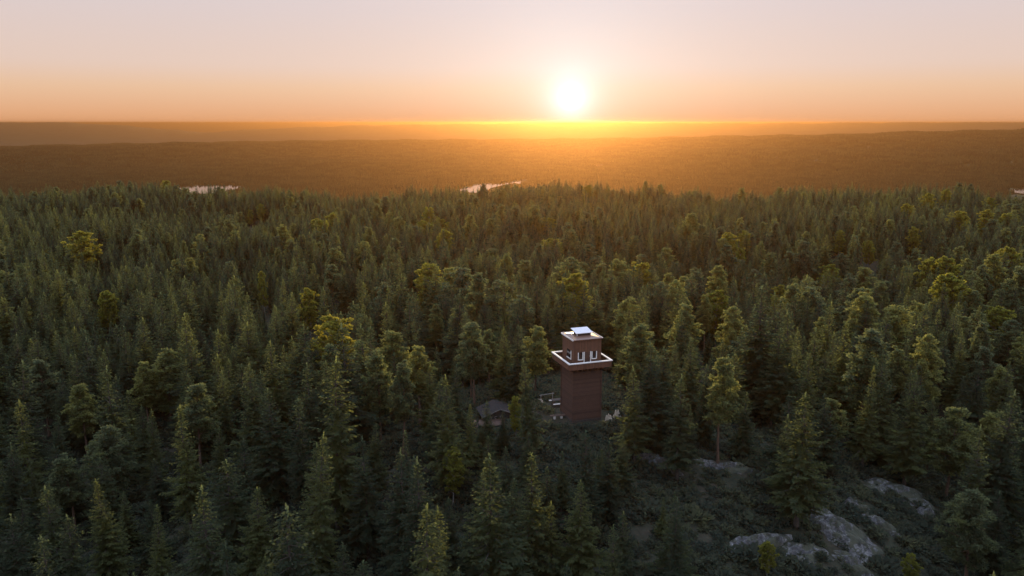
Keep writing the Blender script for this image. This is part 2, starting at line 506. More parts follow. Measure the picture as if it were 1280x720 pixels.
    MB().box(-.98, -.78, -.035, .98, .80, .035, .01, mtx=T).build('lid', M['metal'], ha)
    return t
build_tower()


# ------------------------------------------------------------------ small things on the hilltop
def hut():
    x, y, z = ground_hit(621, 521)
    t = empty('wooden_hut', (x, y, z - .1), R(14), label='low dark wooden hut with grey-edged gable roof, half hidden by trees left of the tower', cat='hut')
    w, dp, hw, hr = 1.75, 1.4, .80, 1.45
    b = MB(); b.poly([(-w, -dp, 0), (w, -dp, 0), (w, -dp, hw), (0, -dp, hr), (-w, -dp, hw)], (0, 2 * dp, 0)); b.build('wall', M['dkwood'], t)
    for sx in (-1, 1):
        b = MB(); b.poly([(sx * .003, -dp - .35, hr + .04), (sx * (w + .35), -dp - .35, hw - .12), (sx * (w + .35), -dp - .35, hw - .04), (sx * .003, -dp - .35, hr + .12)], (0, 2 * dp + .6, 0))
        ro = b.build('roof', M['hutroof'], t)
        b = MB(); b.poly([(sx * .01, -dp - .39, hr + .02), (sx * (w + .37), -dp - .39, hw - .15), (sx * (w + .37), -dp - .39, hw - .03), (sx * .01, -dp - .39, hr + .13)], (0, .035, 0))
        b.build('barge_board', M['dkgrey'], ro)
    for u in (-1.15, -.55, .05):
        wo = MB().box(u, -dp - .03, .38, u + .26, -dp + .02, .64).build('window', M['grey'], t)
        MB().box(u + .05, -dp - .045, .42, u + .21, -dp - .031, .60).build('pane', M['glass'], wo)
    d = MB().box(1.0, -dp - .03, .06, 1.45, -dp + .02, .75).build('door', M['dkwood'], t)
    x2, y2, z2 = ground_hit(614, 531)
    q = empty('plank_terrace', (x2, y2, z2), R(10), label='reddish brown plank terrace on the ground below the small hut', cat='terrace')
    MB().box(-2.0, -1.0, .20, 2.0, 1.05, .27, .01).build('deck', M['terr'], q)
    for u in (-1.7, 0, 1.7):
        MB().box(u - .07, -.95, -.7, u + .07, 1.0, .198).build('joist', M['dkwood'], q)
hut()


def picnic():
    x, y, z = ground_hit(698, 507)
    t = empty('picnic_table', (x, y, z), R(18), label='dark picnic table with pale bench seats beside the tower foot', cat='picnic table')
    MB().box(-.85, -.38, .70, .85, .38, .76, .008).build('tabletop', M['dkwood'], t)
    MB().box(-.9, -.86, .42, .9, -.55, .47, .008).build('seat', M['pale'], t)
    MB().box(-.9, .55, .42, .9, .86, .47, .008).build('seat', M['pale'], t)
    for sx in (-.6, .6):
        MB().box(sx - .04, -.80, .35, sx + .04, .80, .418).build('cross_beam', M['dkwood'], t)
        for sy in (-1, 1):
            MB().cyl((sx, sy * .62, -.05), (sx, sy * .20, .70), .05, .05, 4).build('leg', M['dkwood'], t)
    x, y, z = ground_hit(697, 524)
    t = empty('plank_bench', (x, y, z), R(8), label='low brown plank bench on two pale stone blocks, in front of the picnic table', cat='bench')
    MB().box(-.85, -.17, .34, .85, .17, .41, .01).build('seat', M['terr'], t)
    for u in (-.35, .42):
        MB().box(u - .12, -.15, -.05, u + .12, .15, .338, .03).build('leg', M['pale'], t)
    x, y, z = ground_hit(683, 502)
    t = empty('rail_fence', (x, y, z), R(20), label='short grey pole rail fence between narrow pine and picnic table', cat='fence')
    MB().cyl((-.9, 0, .85), (1.0, 0, .92), .04, .035, 7).build('rail', M['grey'], t)
    MB().cyl((-.7, .02, -.1), (-.7, .02, .95), .05, .04, 7).build('post', M['grey'], t)
    MB().cyl((.8, .02, -.1), (.8, .02, 1.0), .05, .04, 7).build('post', M['grey'], t)
    x, y, z = ground_hit(776, 516)
    a = link('fallen_log', None)
    bpy.data.objects.remove(a)
    b = MB().cyl((-.9, 0, .12), (.9, .1, .16), .12, .08, 8)
    for u in (-.4, .35):
        b.cyl((u, 0, .13), (u + .15, -.1, .4), .03, .015, 5)
    tag(b.build('fallen_log', M['grey'], None, loc=(x, y, z), rot=(0, 0, R(-35))), 'grey fallen log lying behind the tan boulders, right of the tower foot', 'log')
picnic()


ROCKS = []


def rock(px, py, wx, wy, hz, rz, seed, label, m='rock', name='rock_outcrop', cat='rock', sink=.35, flat=False, grp=None):
    x0, y0, z0 = ground_hit(px, py); ROCKS.append((x0, y0, wx / 2, wy / 2, rz))
    g = np.random.default_rng(seed)
    n_r, n_a = 18, 44
    V = []
    ph = g.uniform(0, 6.28, 12)
    sl = g.uniform(-.25, .25, 2)
    for i in range(n_r + 1):
        q = i / n_r
        for j in range(n_a):
            a = j / n_a * 2 * math.pi
            edge = 1 + .16 * math.sin(2 * a + ph[0]) + .12 * math.sin(3 * a + ph[1]) + .08 * math.sin(5 * a + ph[2]) + .05 * math.sin(9 * a + ph[3])
            u, v = q * edge * math.cos(a), q * edge * math.sin(a)
            prof = (1 - q ** 2.6)
            st = math.sin(u * 3.1 + v * 2.2 + ph[4]) * .22 + math.sin(u * 6.3 - v * 7.7 + ph[5]) * .15 + math.sin(u * 13 + v * 17 + ph[6]) * .07
            ledge = .10 * math.floor((v * .8 + u * .5 + st) * 3.5)
            zz = hz * (prof * (1 + st * 1.4) + (ledge + sl[0] * u + sl[1] * v) * prof * .9) + g.normal(0, .03 * hz)
            X = u * wx / 2; Y = v * wy / 2
            cx, sx = math.cos(rz), math.sin(rz)
            wxp, wyp = X * cx - Y * sx, X * sx + Y * cx
            V.append((wxp, wyp, tz(x0 + wxp, y0 + wyp) - z0 + zz - sink * hz * (q ** 3) - .05))
    F = []
    for i in range(n_r):
        for j in range(n_a):
            k = (j + 1) % n_a
            F.append((i * n_a + j, (i + 1) * n_a + j, (i + 1) * n_a + k, i * n_a + k))
    # skirt and base close the body
    b0 = len(V)
    for j in range(n_a):
        v = V[n_r * n_a + j]; V.append((v[0], v[1], v[2] - hz * .6 - .3))
    for j in range(n_a):
        k = (j + 1) % n_a
        F.append((n_r * n_a + j, b0 + j, b0 + k, n_r * n_a + k))
    F.append([b0 + j for j in range(n_a)][::-1])
    me = mesh_np(name, V, F, M[m], True)
    bm = bmesh.new(); bm.from_mesh(me); bmesh.ops.remove_doubles(bm, verts=bm.verts, dist=.002); bm.to_mesh(me); bm.free()
    tag(link(name, me, None, (x0, y0, z0)), label, cat, grp)


rock(1052, 668, 8.0, 5.6, .85, R(-28), 1, 'largest pale granite dome of the bare slope, sloping down to the right')
rock(1070, 634, 2.6, 1.7, .6, R(-20), 2, 'bright lilac-grey granite block above the largest rock dome')
rock(942, 684, 9.0, 2.4, .5, R(24), 3, 'long low granite ledge slanting up to the right, left of the largest dome')
rock(985, 627, 2.4, 1.3, .5, R(10), 4, 'small pale rock alone above the long slanting ledge')
rock(1125, 618, 10.0, 4.6, .55, R(-8), 5, 'broad mossy granite slab topmost and rightmost on the bare slope')
rock(1066, 708, 4.4, 2.0, .5, R(-35), 6, 'small granite slab lowest on the bare slope, under the largest dome')
rock(822, 583, 6.4, 2.2, .75, R(-14), 7, 'flat warm grey slab nearest below the tower, the one further to the left')
rock(908, 587, 7.8, 1.9, .6, R(-4), 8, 'long thin mossy slab beside the flat warm grey slab below the tower')
rock(1008, 694, 6.0, 3.0, .45, R(15), 9, 'dim dark slab between the long ledge and the lowest slab')
rock(1158, 642, 3.2, 1.8, .45, R(30), 10, 'rounded grey rock at the lower right end of the broad mossy slab')
rock(1100, 658, 5.0, 2.0, .5, R(-40), 11, 'narrow cracked slab running down the right flank of the largest dome')
rock(1020, 640, 2.6, 1.4, .4, R(5), 12, 'low dark slab between the small lone rock and the bright lilac block')
rock(761, 526, 1.0, .8, .75, 0, 21, 'tan boulder touching the right corner of the tower foot', 'stone', 'boulder', 'boulder', .2)
rock(772, 524, 1.1, .8, .80, .5, 22, 'reddish tan boulder next to the log, second from the tower foot', 'stone', 'boulder', 'boulder', .2)
rock(676, 505, .9, .7, .6, .2, 23, 'pinkish pale boulder under the rail fence beside the narrow pine', 'stone', 'boulder', 'boulder', .2)
rock(669, 512, .55, .45, .4, .9, 24, 'small whitish stone just below the pinkish pale boulder', 'stone', 'boulder', 'boulder', .2)


# ------------------------------------------------------------------ trees
def quads(base, along, side):
    """arrays (n,3): leaf-shaped quads base -> tip, widest in the middle"""
    n = len(base)
    tip = base + along; mid = base + along * .45
    V = np.stack([base, mid - side, tip, mid + side], 1).reshape(-1, 3)
    F = np.arange(n * 4).reshape(n, 4)
    return V, F


def unit(v):
    return v / np.maximum(np.linalg.norm(v, axis=-1, keepdims=True), 1e-9)


def trunk_mesh(name, g, H, r, m, bend=.12, limbs=(), n=7):
    bm = bmesh.new(); rings = []
    k = 9; ox, oy = g.uniform(-bend, bend, 2)
    def axis(t):
        return Vector((ox * math.sin(t * 3.0), oy * math.sin(t * 2.3 + 1) - oy * math.sin(1), t * H))
    for i in range(k):
        t = i / (k - 1); c = axis(t); rr = r * (1.35 if i == 0 else 1) * (1 - t * .93)
        rings.append([bm.verts.new((c.x + rr * math.cos(a), c.y + rr * math.sin(a), c.z - (.5 if i == 0 else 0))) for a in np.linspace(0, 2 * math.pi, n, endpoint=False)])
    for i in range(k - 1):
        for j in range(n):
            bm.faces.new((rings[i][j], rings[i][(j + 1) % n], rings[i + 1][(j + 1) % n], rings[i + 1][j]))
    bm.faces.new(rings[-1]); bm.faces.new(rings[0][::-1])
    for p, q, rr in limbs:
        p, q = Vector(p), Vector(q)
        gq = bmesh.ops.create_cone(bm, cap_ends=True, segments=4, radius1=rr, radius2=rr * .35, depth=(q - p).length)['verts']
        bmesh.ops.transform(bm, matrix=Matrix.Translation((p + q) / 2) @ (q - p).to_track_quat('Z', 'Y').to_matrix().to_4x4(), verts=gq)
    me = bpy.data.meshes.new(name); bm.to_mesh(me); bm.free(); me.materials.append(m)
    return me


def conifer(seed, H, Rm, lod, kind='spruce'):
    """crown of whorled, drooping branches clothed in needle sprays; returns trunk mesh and crown mesh. lod 0 near, 1 mid"""
    g = np.random.default_rng(seed)
    base, along, side, limbs = [], [], [], []
    z = H * g.uniform(.10, .22)
    z0 = z
    step = .32 if lod == 0 else .60
    ex = g.uniform(.62, 1.1)
    gap = g.uniform(0, 6.28); gapz = g.uniform(.3, .7)
    while z < H * .985:
        t = (z - z0) / (H - z0)
        L0 = Rm * ((1 - t) ** ex) * (.55 + .45 * min(1, t * 6 + .35)) + .10
        nb = int(round((8.0 if lod == 0 else 6.5) * (.75 + .25 * (1 - t))))
        a0 = g.uniform(0, 6.28)
        wh = g.uniform(.78, 1.12)
        for b in range(nb):
            a = a0 + b * 2 * math.pi / nb + g.normal(0, .22)
            L = L0 * wh * g.uniform(.62, 1.18)
            if abs(((a - gap + math.pi) % (2 * math.pi)) - math.pi) < .5 and abs(t - gapz) < .12:
                L *= .45
            if g.random() < .06:
                continue
            out = np.array([math.cos(a), math.sin(a), 0.0]); tang = np.array([-math.sin(a), math.cos(a), 0.0])
            pitch = -.45 + .95 * t + g.normal(0, .08)
            zz = z + g.normal(0, step * .3)
            if lod == 0 and L > .5 and g.random() < .6:
                limbs.append(((0, 0, zz), tuple(out * L * .85 + np.array([0, 0, zz + math.tan(pitch) * L * .7])), .018 + .012 * L))
            ns = max(2, int(L / (.17 if lod == 0 else .30)))
            q = (np.arange(ns) + g.uniform(.2, .9, ns)) / ns
            q = .12 + .88 * q
            sag = math.tan(pitch) * q * L + .22 * L * q ** 2.2 - .05 * L      # droop, tips lift again
            P = out[None] * (q * L)[:, None]; P[:, 2] += zz + sag
            for sgn in (-1, 1, 0):
                k = len(P)
                w = (.24 + .30 * (1 - q)) * (1 if lod == 0 else 1.45)
                ln = np.clip(L * .30 * (1.15 - q * .75), .16, .55) * (1 if lod == 0 else 1.5)
                dirv = unit(out[None] * g.uniform(.5, 1.0, (k, 1)) + tang[None] * (sgn * g.uniform(.55, 1.1, (k, 1))) + np.stack([np.zeros(k), np.zeros(k), g.uniform(-.65, .12, k)], 1))
                if sgn == 0 and lod == 1:
                    continue
                al = dirv * (ln * g.uniform(.7, 1.3, k))[:, None]
                up = unit(np.stack([g.normal(0, .45, k), g.normal(0, .45, k), np.ones(k)], 1))
                sd = unit(np.cross(al, up)) * (ln * (.27 if lod == 0 else .34) * g.uniform(.8, 1.3, k))[:, None]
                base.append(P + g.normal(0, .04, (k, 3))); along.append(al); side.append(sd)
        z += step * g.uniform(.75, 1.25) * (1 - .35 * t)
    # leading shoot
    k = 10 if lod == 0 else 5
    P = np.zeros((k, 3)); P[:, 2] = np.linspace(H * .955, H * 1.0, k)
    a = g.uniform(0, 6.28, k)
    al = np.stack([np.cos(a) * .10, np.sin(a) * .10, np.full(k, .26)], 1); sd = unit(np.cross(al, np.array([0, 0, 1.0]))) * .045
    base.append(P); along.append(al); side.append(sd)
    V, F = quads(np.concatenate(base), np.concatenate(along), np.concatenate(side))
    V = V.tolist(); F = F.tolist()
    # dense inner foliage: ragged shells round the stem
    nr, na = 14, 9
    b0 = len(V)
    for i in range(nr):
        t = i / (nr - 1)
        for j in range(na):
            a = (j + .5 * (i % 2)) * 2 * math.pi / na
            q = Rm * ((1 - t * .78) ** ex) * .42 * (1 - t ** 3) * g.uniform(.4, 1.25) + .02
            V.append((q * math.cos(a), q * math.sin(a), z0 + (H * .76 - z0) * (t + g.normal(0, .012)) - .25 * q))
    for i in range(nr - 1):
        for j in range(na):
            if g.random() < .16: continue
            k = (j + 1) % na
            F.append((b0 + i * na + j, b0 + i * na + k, b0 + (i + 1) * na + k)); F.append((b0 + i * na + j, b0 + (i + 1) * na + k, b0 + (i + 1) * na + j))
    cm = mesh_np('crown', V, F, M['spruce'])
    tm = trunk_mesh('trunk', g, H * .97, .013 * H, M['bark'], .06, limbs)
    return tm, cm


def tufted(seed, H, Rm, lod, kind):
    """pine or birch: bare lower stem, limbs carrying clumps of tufts, loose uneven crown"""
    g = np.random.default_rng(seed)
    base, along, side, limbs = [], [], [], []
    pine = kind == 'pine'
    z0 = H * (g.uniform(.26, .42) if pine else g.uniform(.18, .3))
    nl = (46 if pine else 58) if lod == 0 else 30
    for i in range(nl):
        t = ((i + g.uniform(0, .8)) / nl)
        z = z0 + (H * .97 - z0) * t
        prof = (math.sin(min(1, (t + .22) / .62) * math.pi / 2) * (1 - max(0, t - .28) / .80) ** .85) if pine else (math.sin((t * .86 + .12) * math.pi) ** .7)
        L = Rm * prof * g.uniform(.6, 1.2) + .12
        a = i * 2.399 + g.normal(0, .5)
        out = np.array([math.cos(a), math.sin(a), 0.0])
        rise = (.05 + .75 * t + g.normal(0, .12)) if pine else (.55 + g.normal(0, .18))
        end = out * L; end[2] = z + rise * L
        p0 = np.array([0, 0, z - .1])
        limbs.append((tuple(p0), tuple(p0 + (end - p0) * .92), .02 + .018 * L))
        nc = (max(2, int(L / .29)) if lod == 0 else max(1, int(L / .5)))
        for c in range(nc):
            q = .35 + .65 * (c + g.uniform(.2, 1)) / nc
            ctr = p0 + (end - p0) * q + g.normal(0, .14 + .10 * L, 3) * np.array([1, 1, .7])
            rad = g.uniform(.26, .48) * (1 if pine else .95)
            k = (52 if pine else 56) if lod == 0 else 15
            dv = unit(g.normal(0, 1, (k, 3)) + np.array([0, 0, .35]))
            pos = ctr + dv * (rad * g.uniform(.15, .85, (k, 1))) * np.array([1, 1, .45 if pine else .62])
            if pine:
                ln = g.uniform(.20, .38, (k, 1)) * (1 if lod == 0 else 1.7); wd = .26
                al = unit(dv + g.normal(0, .35, (k, 3)) + np.array([0, 0, .25])) * ln
            else:
                ln = g.uniform(.15, .26, (k, 1)) * (1 if lod == 0 else 1.8); wd = .42
                al = unit(dv * .6 + g.normal(0, .7, (k, 3)) - np.array([0, 0, .25])) * ln
            sd = unit(np.cross(al, g.normal(0, 1, (k, 3)))) * ln * wd
            base.append(pos); along.append(al); side.append(sd)
    V, F = quads(np.concatenate(base), np.concatenate(along), np.concatenate(side))
    cm = mesh_np('crown', V.tolist(), F.tolist(), M[kind])
    tm = trunk_mesh('trunk', g, H * .93, (.014 if pine else .010) * H, M['pinebark'] if pine else M['birchbark'], .25, limbs if lod == 0 else [])
    return tm, cm


# variants: (trunk mesh, crown mesh, height, crown radius)
VAR = {'spruce': [], 'pine': [], 'birch': []}
for i, (H, Rm) in enumerate([(13, 2.3), (14, 2.1), (12, 2.5), (13.5, 1.9), (11.5, 2.2), (15, 2.6), (12.5, 1.75), (14, 2.8), (13, 2.0), (12, 2.3), (14.5, 1.6), (10.5, 2.4), (13, 2.9), (15, 2.2), (11, 1.5), (13.5, 2.5)]):
    VAR['spruce'].append((*conifer(100 + i, H, Rm, 0), H, Rm))
for i, (H, Rm) in enumerate([(12, 1.9), (13, 1.75), (11.5, 2.1), (12.5, 1.8), (13, 2.2), (12, 1.6)]):
    VAR['pine'].append((*tufted(200 + i, H, Rm, 0, 'pine'), H, Rm))
for i, (H, Rm) in enumerate([(11, 1.7), (10, 1.9), (12, 1.8), (9, 1.6)]):
    VAR['birch'].append((*tufted(300 + i, H, Rm, 0, 'birch'), H, Rm))


def place_top(px, py, h):
    """where a tree of height h must stand for its top to be seen at this pixel"""
    k = drop(py); u = (px - 640) / FPX / (CP - (py - 360) / FPX * SP)
    best = None
    for y in np.arange(36, 480, .25):
        x = u * y
        if CAMZ - k * y <= tz(x, y) + h:
            best = (x, y); break
    return best


# trees that stand out: kind, top px, top py, height, width factor, variant, label
HERO = [
    ('pine', 592, 404, 10.6, 1.15, 0, 'broad sunlit pine with a rounded crown, nearest left of the small hut'),
    ('spruce', 666, 447, 10.6, .95, 3, 'narrow pointed spruce close in front of the tower on its left'),
    ('birch', 645, 497, 4.6, .75, 3, 'small yellow-lit birch bush at the foot of the narrow spruce by the hut'),
    ('pine', 905, 447, 11.5, 1.05, 1, 'lone sunlit pine standing free between the tower and the bare rocks'),
    ('birch', 385, 359, 12.5, .95, 2, 'tall pale green birch rising highest midway between left lake and tower'),
    ('birch', 328, 339, 12, .6, 0, 'slim yellowish birch rising straight below the right end of left lake'),
    ('pine', 546, 380, 12, 1.0, 1, 'uneven pine just up left of the broad sunlit pine'),
    ('pine', 471, 438, 11.5, 1.1, 3, 'ragged golden-topped pine level with the balcony, well left of the tower'),
    ('pine', 500, 455, 10.5, .9, 5, 'smaller pine touching the ragged golden-topped pine on its right side'),
    ('spruce', 431, 335, 13.5, 1.2, 7, 'big broad spruce behind the ragged golden-topped pine'),
    ('spruce', 665, 571, 12.5, 1.35, 5, 'large dark spruce lowest in the middle, straight below the narrow spruce'),
    ('spruce', 727, 598, 10, 1.2, 2, 'dark bushy spruce straight below the tower at the bottom'),
    ('pine', 1195, 511, 10.5, 1.2, 2, 'bushy light-topped pine above the right end of the bare rocks'),
    ('pine', 1222, 614, 10, 1.3, 4, 'wide dim pine in the bottom right corner beside the rocks'),
    ('birch', 962, 676, 3.6, .9, 1, 'low yellow birch bush growing on the long granite ledge'),
    ('birch', 1142, 694, 4.0, .9, 3, 'low yellow birch bush at the bottom edge right of the largest dome'),
    ('spruce', 1056, 404, 14, 1.15, 0, 'tall spire-topped spruce right of the lone sunlit pine'),
    ('pine', 1266, 401, 12, 1.35, 4, 'broad light pine cut by the right edge, level with the tower roof'),
    ('spruce', 255, 362, 13, 1.0, 1, 'dark spruce with lit tip directly below the left lake'),
    ('pine', 50, 450, 11.5, 1.15, 2, 'broad pine near the left edge level with the tower balcony'),
    ('pine', 205, 437, 12, 1.3, 4, 'broad dim pine with a pale top, below the dark lit-tipped spruce'),
    ('pine', 100, 481, 10.5, 1.2, 0, 'round-topped dim pine level with the tower foot near the left edge'),
    ('spruce', 337, 487, 12, 1.25, 2, 'medium spruce with a lighter tip, level with the tower foot on the left'),
    ('spruce', 276, 462, 11.5, .9, 6, 'slim spruce between the broad dim pine and the medium lighter-tipped spruce'),
    ('birch', 1145, 283, 12.5, 1.05, 2, 'largest pale yellow birch among the far trees on the right'),
    ('birch', 1050, 288, 11, 1.0, 0, 'rounded golden birch left of the largest pale yellow birch'),
    ('birch', 1088, 300, 10.5, .9, 1, 'lower golden birch between the two pale birches on the right'),
    ('birch', 325, 254, 12.5, .95, 2, 'tall pale birch standing just below right of the left lake'),
    ('birch', 312, 262, 10.5, .8, 0, 'short pale birch close beside the tall one below the left lake'),
    ('birch', 132, 362, 11, .9, 1, 'yellowish round-headed birch at the left above the dim pines'),
    ('spruce', 829, 376, 11.5, .8, 6, 'slender pale-tipped spruce just up right of the tower'),
    ('pine', 884, 369, 12, .9, 1, 'layered pine up right of the slender pale-tipped spruce'),
    ('spruce', 1180, 415, 12.5, 1.15, 5, 'dark full spruce left of the broad light pine at the right edge'),
    ('spruce', 972, 411, 12.5, 1.3, 7, 'dark dense spruce behind the lone sunlit pine on its right'),
    ('spruce', 130, 600, 11, 1.3, 5, 'big dark spruce lowest near the bottom left corner'),
    ('spruce', 560, 470, 12, 1.05, 4, 'dark spruce under the broad sunlit pine, left of the plank terrace'),
    ('birch', 565, 560, 6.0, .95, 0, 'soft green young birch below the plank terrace, left of the large dark spruce'),
    ('spruce', 455, 545, 11.5, 1.2, 9, 'full dark spruce with a pale side, below the ragged golden-topped pine'),
]

# clearings: (x0, y0, x1, y1) in the photo that nearer trees must leave open
KEEP = [(686, 398, 768, 530), (598, 498, 632, 534), (664, 492, 690, 530), (792, 566, 958, 596), (898, 606, 1178, 720), (1040, 596, 1185, 640), (752, 500, 790, 534)]

T = []        # dict per tree


def add_tree(kind, x, y, h, w, v, label=None):
    T.append(dict(k=kind, x=x, y=y, z=tz(x, y), h=h, w=w, v=v, r=math.hypot(x, y), label=label, rz=rng.uniform(0, 6.28)))


EXTRA = [('spruce', 797, 462, 10, 1.2, 4), ('spruce', 822, 430, 11.5, 1.15, 2), ('spruce', 852, 470, 10.5, 1.2, 9), ('spruce', 780, 548, 5.5, 1.2, 2), ('spruce', 702, 566, 6.0, 1.3, 5), ('spruce', 752, 562, 5.0, 1.4, 7),
         ('spruce', 690, 632, 8.5, 1.3, 9), ('spruce', 775, 640, 7.5, 1.3, 4), ('spruce', 612, 546, 6.5, 1.25, 2), ('spruce', 640, 600, 9, 1.2, 0),
         ('spruce', 609, 502, 6.5, 1.2, 12), ('spruce', 629, 513, 4.5, 1.3, 5), ('spruce', 630, 520, 4.2, 1.3, 5), ('spruce', 600, 530, 3.6, 1.3, 3), ('spruce', 585, 505, 7.5, 1.1, 8)]
hero_xy = []
for kind, px, py, h, w, v, lab in HERO:
    p = place_top(px, py, h)
    if p is None:
        print('no place', lab); continue
    add_tree(kind, p[0], p[1], h, w, v, lab); hero_xy.append(p)
for kind, px, py, h, w, v in EXTRA:
    p = place_top(px, py, h)
    if p: add_tree(kind, p[0], p[1], h, w, v); hero_xy.append(p)
HB = []
for t in T[:len(HERO)]:
    X, Y, D = project(t['x'], t['y'], t['z'] + t['h']); X2, Y2, _ = project(t['x'], t['y'], t['z'])
    HB.append((X, Y, Y2, D))

cell = {}
def near_ok(x, y, dmin):
    ci, cj = int(x // 6), int(y // 6)
    for i in (-1, 0, 1):
        for j in (-1, 0, 1):
            for q in cell.get((ci + i, cj + j), ()):
                if (q[0] - x) ** 2 + (q[1] - y) ** 2 < dmin * dmin:
                    return False
    return True
for p in hero_xy:
    cell.setdefault((int(p[0] // 6), int(p[1] // 6)), []).append(p)

tries = 0
cand = []
for k in range(88000):
    r = math.sqrt(rng.uniform(30 ** 2, 600 ** 2)); a = R(rng.uniform(-46, 46))
    cand.append((r, a))
for r, a in cand:
    x, y = r * math.sin(a), r * math.cos(a)
    d = math.hypot(x - TX, y - TY)
    if d < 4.8:
        continue
    dens = .5 + .5 * math.sin(x / 17 + 1.3) * math.cos(y / 21 + .4)
    dmin = (2.4 + 1.2 * dens) if r > 130 else (2.7 + 1.4 * dens)
    if r > 300: dmin = 2.6 + .8 * dens
    if not near_ok(x, y, dmin):
        continue
    big = math.sin(x / 31 + 2) + math.cos(y / 27 + 1)
    h = 11.8 + .7 * big + rng.normal(0, 2.2)
    if rng.random() < .08: h *= 1.16
    if d < 24:
        h = min(h, 10.5) * rng.uniform(.7, 1)
    h = float(np.clip(h, 4.5, 17))
    if rng.random() < .10: h *= rng.uniform(.45, .75)
    z = tz(x, y)
    X, Y, D = project(x, y, z + h); X2, Y2, D2 = project(x, y, z)
    hw = 1.5 * FPX / D
    bad = False
    for (x0, y0, x1, y1) in KEEP:
        # open ground in front of and inside each clearing
        if X + hw > x0 and X - hw < x1 and Y < y1 and Y2 > y0 + .55 * (y1 - y0):
            bad = True; break
    if bad:
        continue
    for (hx, hy, hy2, hd) in HB:
        # keep the upper two thirds of each standout tree in view
        if D < hd and abs(X - hx) < hw + 9 and Y < hy + .62 * (hy2 - hy) and Y2 > hy:
            bad = True; break
    if bad:
        continue
    u = rng.random()
    patch = math.sin(x / 47 + 3) * math.cos(y / 53)
    kind = 'spruce'
    if u < ((.13 + .13 * patch) * (.45 if r > 300 else 1) if r > 88 else 0): kind = 'pine'
    elif r > 95 and u > .985 - .02 * patch: kind = 'birch'
    add_tree(kind, x, y, h, rng.uniform(.95, 1.38), int(rng.integers(0, len(VAR[kind]))))
    cell.setdefault((int(x // 6), int(y // 6)), []).append((x, y))

# how much of each tree the view shows (coarse front-to-back coverage)
GW, GH = 640, 360
buf = np.zeros((GH, GW), bool)
vis = np.zeros(len(T))
order = sorted(range(len(T)), key=lambda i: T[i]['r'])
for i in order:
    t = T[i]
    X, Y, D = project(t['x'], t['y'], t['z'] + t['h']); X2, Y2, _ = project(t['x'], t['y'], t['z'] + t['h'] * .15)
    Rr = VAR[t['k']][t['v']][3] * t['w'] * t['h'] / VAR[t['k']][t['v']][2]
    wpx = Rr * FPX / D * .5 * .85
    X *= .5; Y *= .5; Y2 *= .5
    y0, y1 = int(max(0, Y)), int(min(GH, Y2 + 1))
    n = 0
    for yy in range(y0, y1):
        f = min(1, (yy - Y) / max(1, (Y2 - Y)) * 1.1 + .12) if t['k'] == 'spruce' else .85
        x0, x1 = int(max(0, X - wpx * f)), int(min(GW, X + wpx * f + 1))
        if x1 > x0:
            s = buf[yy, x0:x1]; n += int((~s).sum()); s[:] = True
    vis[i] = n
MAXN = {'spruce': 300, 'pine': 300, 'birch': 45}
single = set()
for kind in ('pine', 'birch', 'spruce'):
    ids = sorted([i for i in range(len(T)) if T[i]['k'] == kind], key=lambda i: -(vis[i] + (1e6 if T[i]['label'] else 0)))
    keep = [i for i in ids if vis[i] > 8 or T[i]['label']][:MAXN[kind]]
    single |= set(keep)
    if kind == 'birch':
        for i in ids:
            if i not in single:
                T[i]['k'] = 'spruce'; T[i]['v'] = int(rng.integers(0, len(VAR['spruce'])))
print('trees', len(T), 'single', len(single), {k: sum(1 for i in single if T[i]['k'] == k) for k in VAR})

# ---- labels for the individual trees: by place among their like, between landmarks
COLS = [(170, 'at the left edge'), (330, 'below the left lake'), (500, 'between left lake and tower'), (686, 'just left of the tower'), (780, 'in line with the tower'),
        (960, 'just right of the tower'), (1120, 'well right of the tower'), (9999, 'at the right edge')]
ROWS = [(275, 'near the forest skyline'), (330, 'far up the forest'), (400, 'above roof level'), (450, 'at balcony level'), (500, 'at shaft level'), (560, 'at tower-foot level'), (9999, 'lowest row')]
LOOK = {'spruce': 'dark spruces', 'pine': 'rounded pines', 'birch': 'pale birches'}
ORD = ['leftmost', 'second', 'third', 'fourth', 'fifth', 'sixth', 'seventh', 'eighth', 'ninth', 'tenth', 'eleventh', 'twelfth', 'thirteenth', 'fourteenth', 'fifteenth', 'sixteenth', 'seventeenth', 'eighteenth', 'nineteenth', 'twentieth']
GROUPN = {'spruce': 'spruces of the hilltop forest', 'pine': 'pines of the hilltop forest', 'birch': 'birches of the hilltop forest'}
cells = {}
for i in single:
    t = T[i]
    if t['label']:
        continue
    X, Y, D = project(t['x'], t['y'], t['z'] + t['h'])
    t['px'] = X
    c = next(n for lim, n in COLS if X < lim); rw = next(n for lim, n in ROWS if Y < lim)
    slim = 'spruce' == t['k'] and (VAR['spruce'][t['v']][3] / VAR['spruce'][t['v']][2] * t['w'] < .172)
    look = LOOK[t['k']] if t['k'] != 'spruce' else ('slim dark spruces' if slim else 'full dark spruces')
    cells.setdefault((look, c, rw), []).append(i)
for (look, c, rw), ids in cells.items():
    ids.sort(key=lambda i: T[i]['px'])
    one = look[:-1] if not look.endswith('birches') else look[:-2]
    for n, i in enumerate(ids):
        if len(ids) == 1:
            T[i]['label'] = f'only {one} {c}, {rw}'
        else:
            T[i]['label'] = f'{ORD[n] if n < 20 else "last"}{"" if n == 0 or n > 19 else " from left"} of {look} {c}, {rw}'

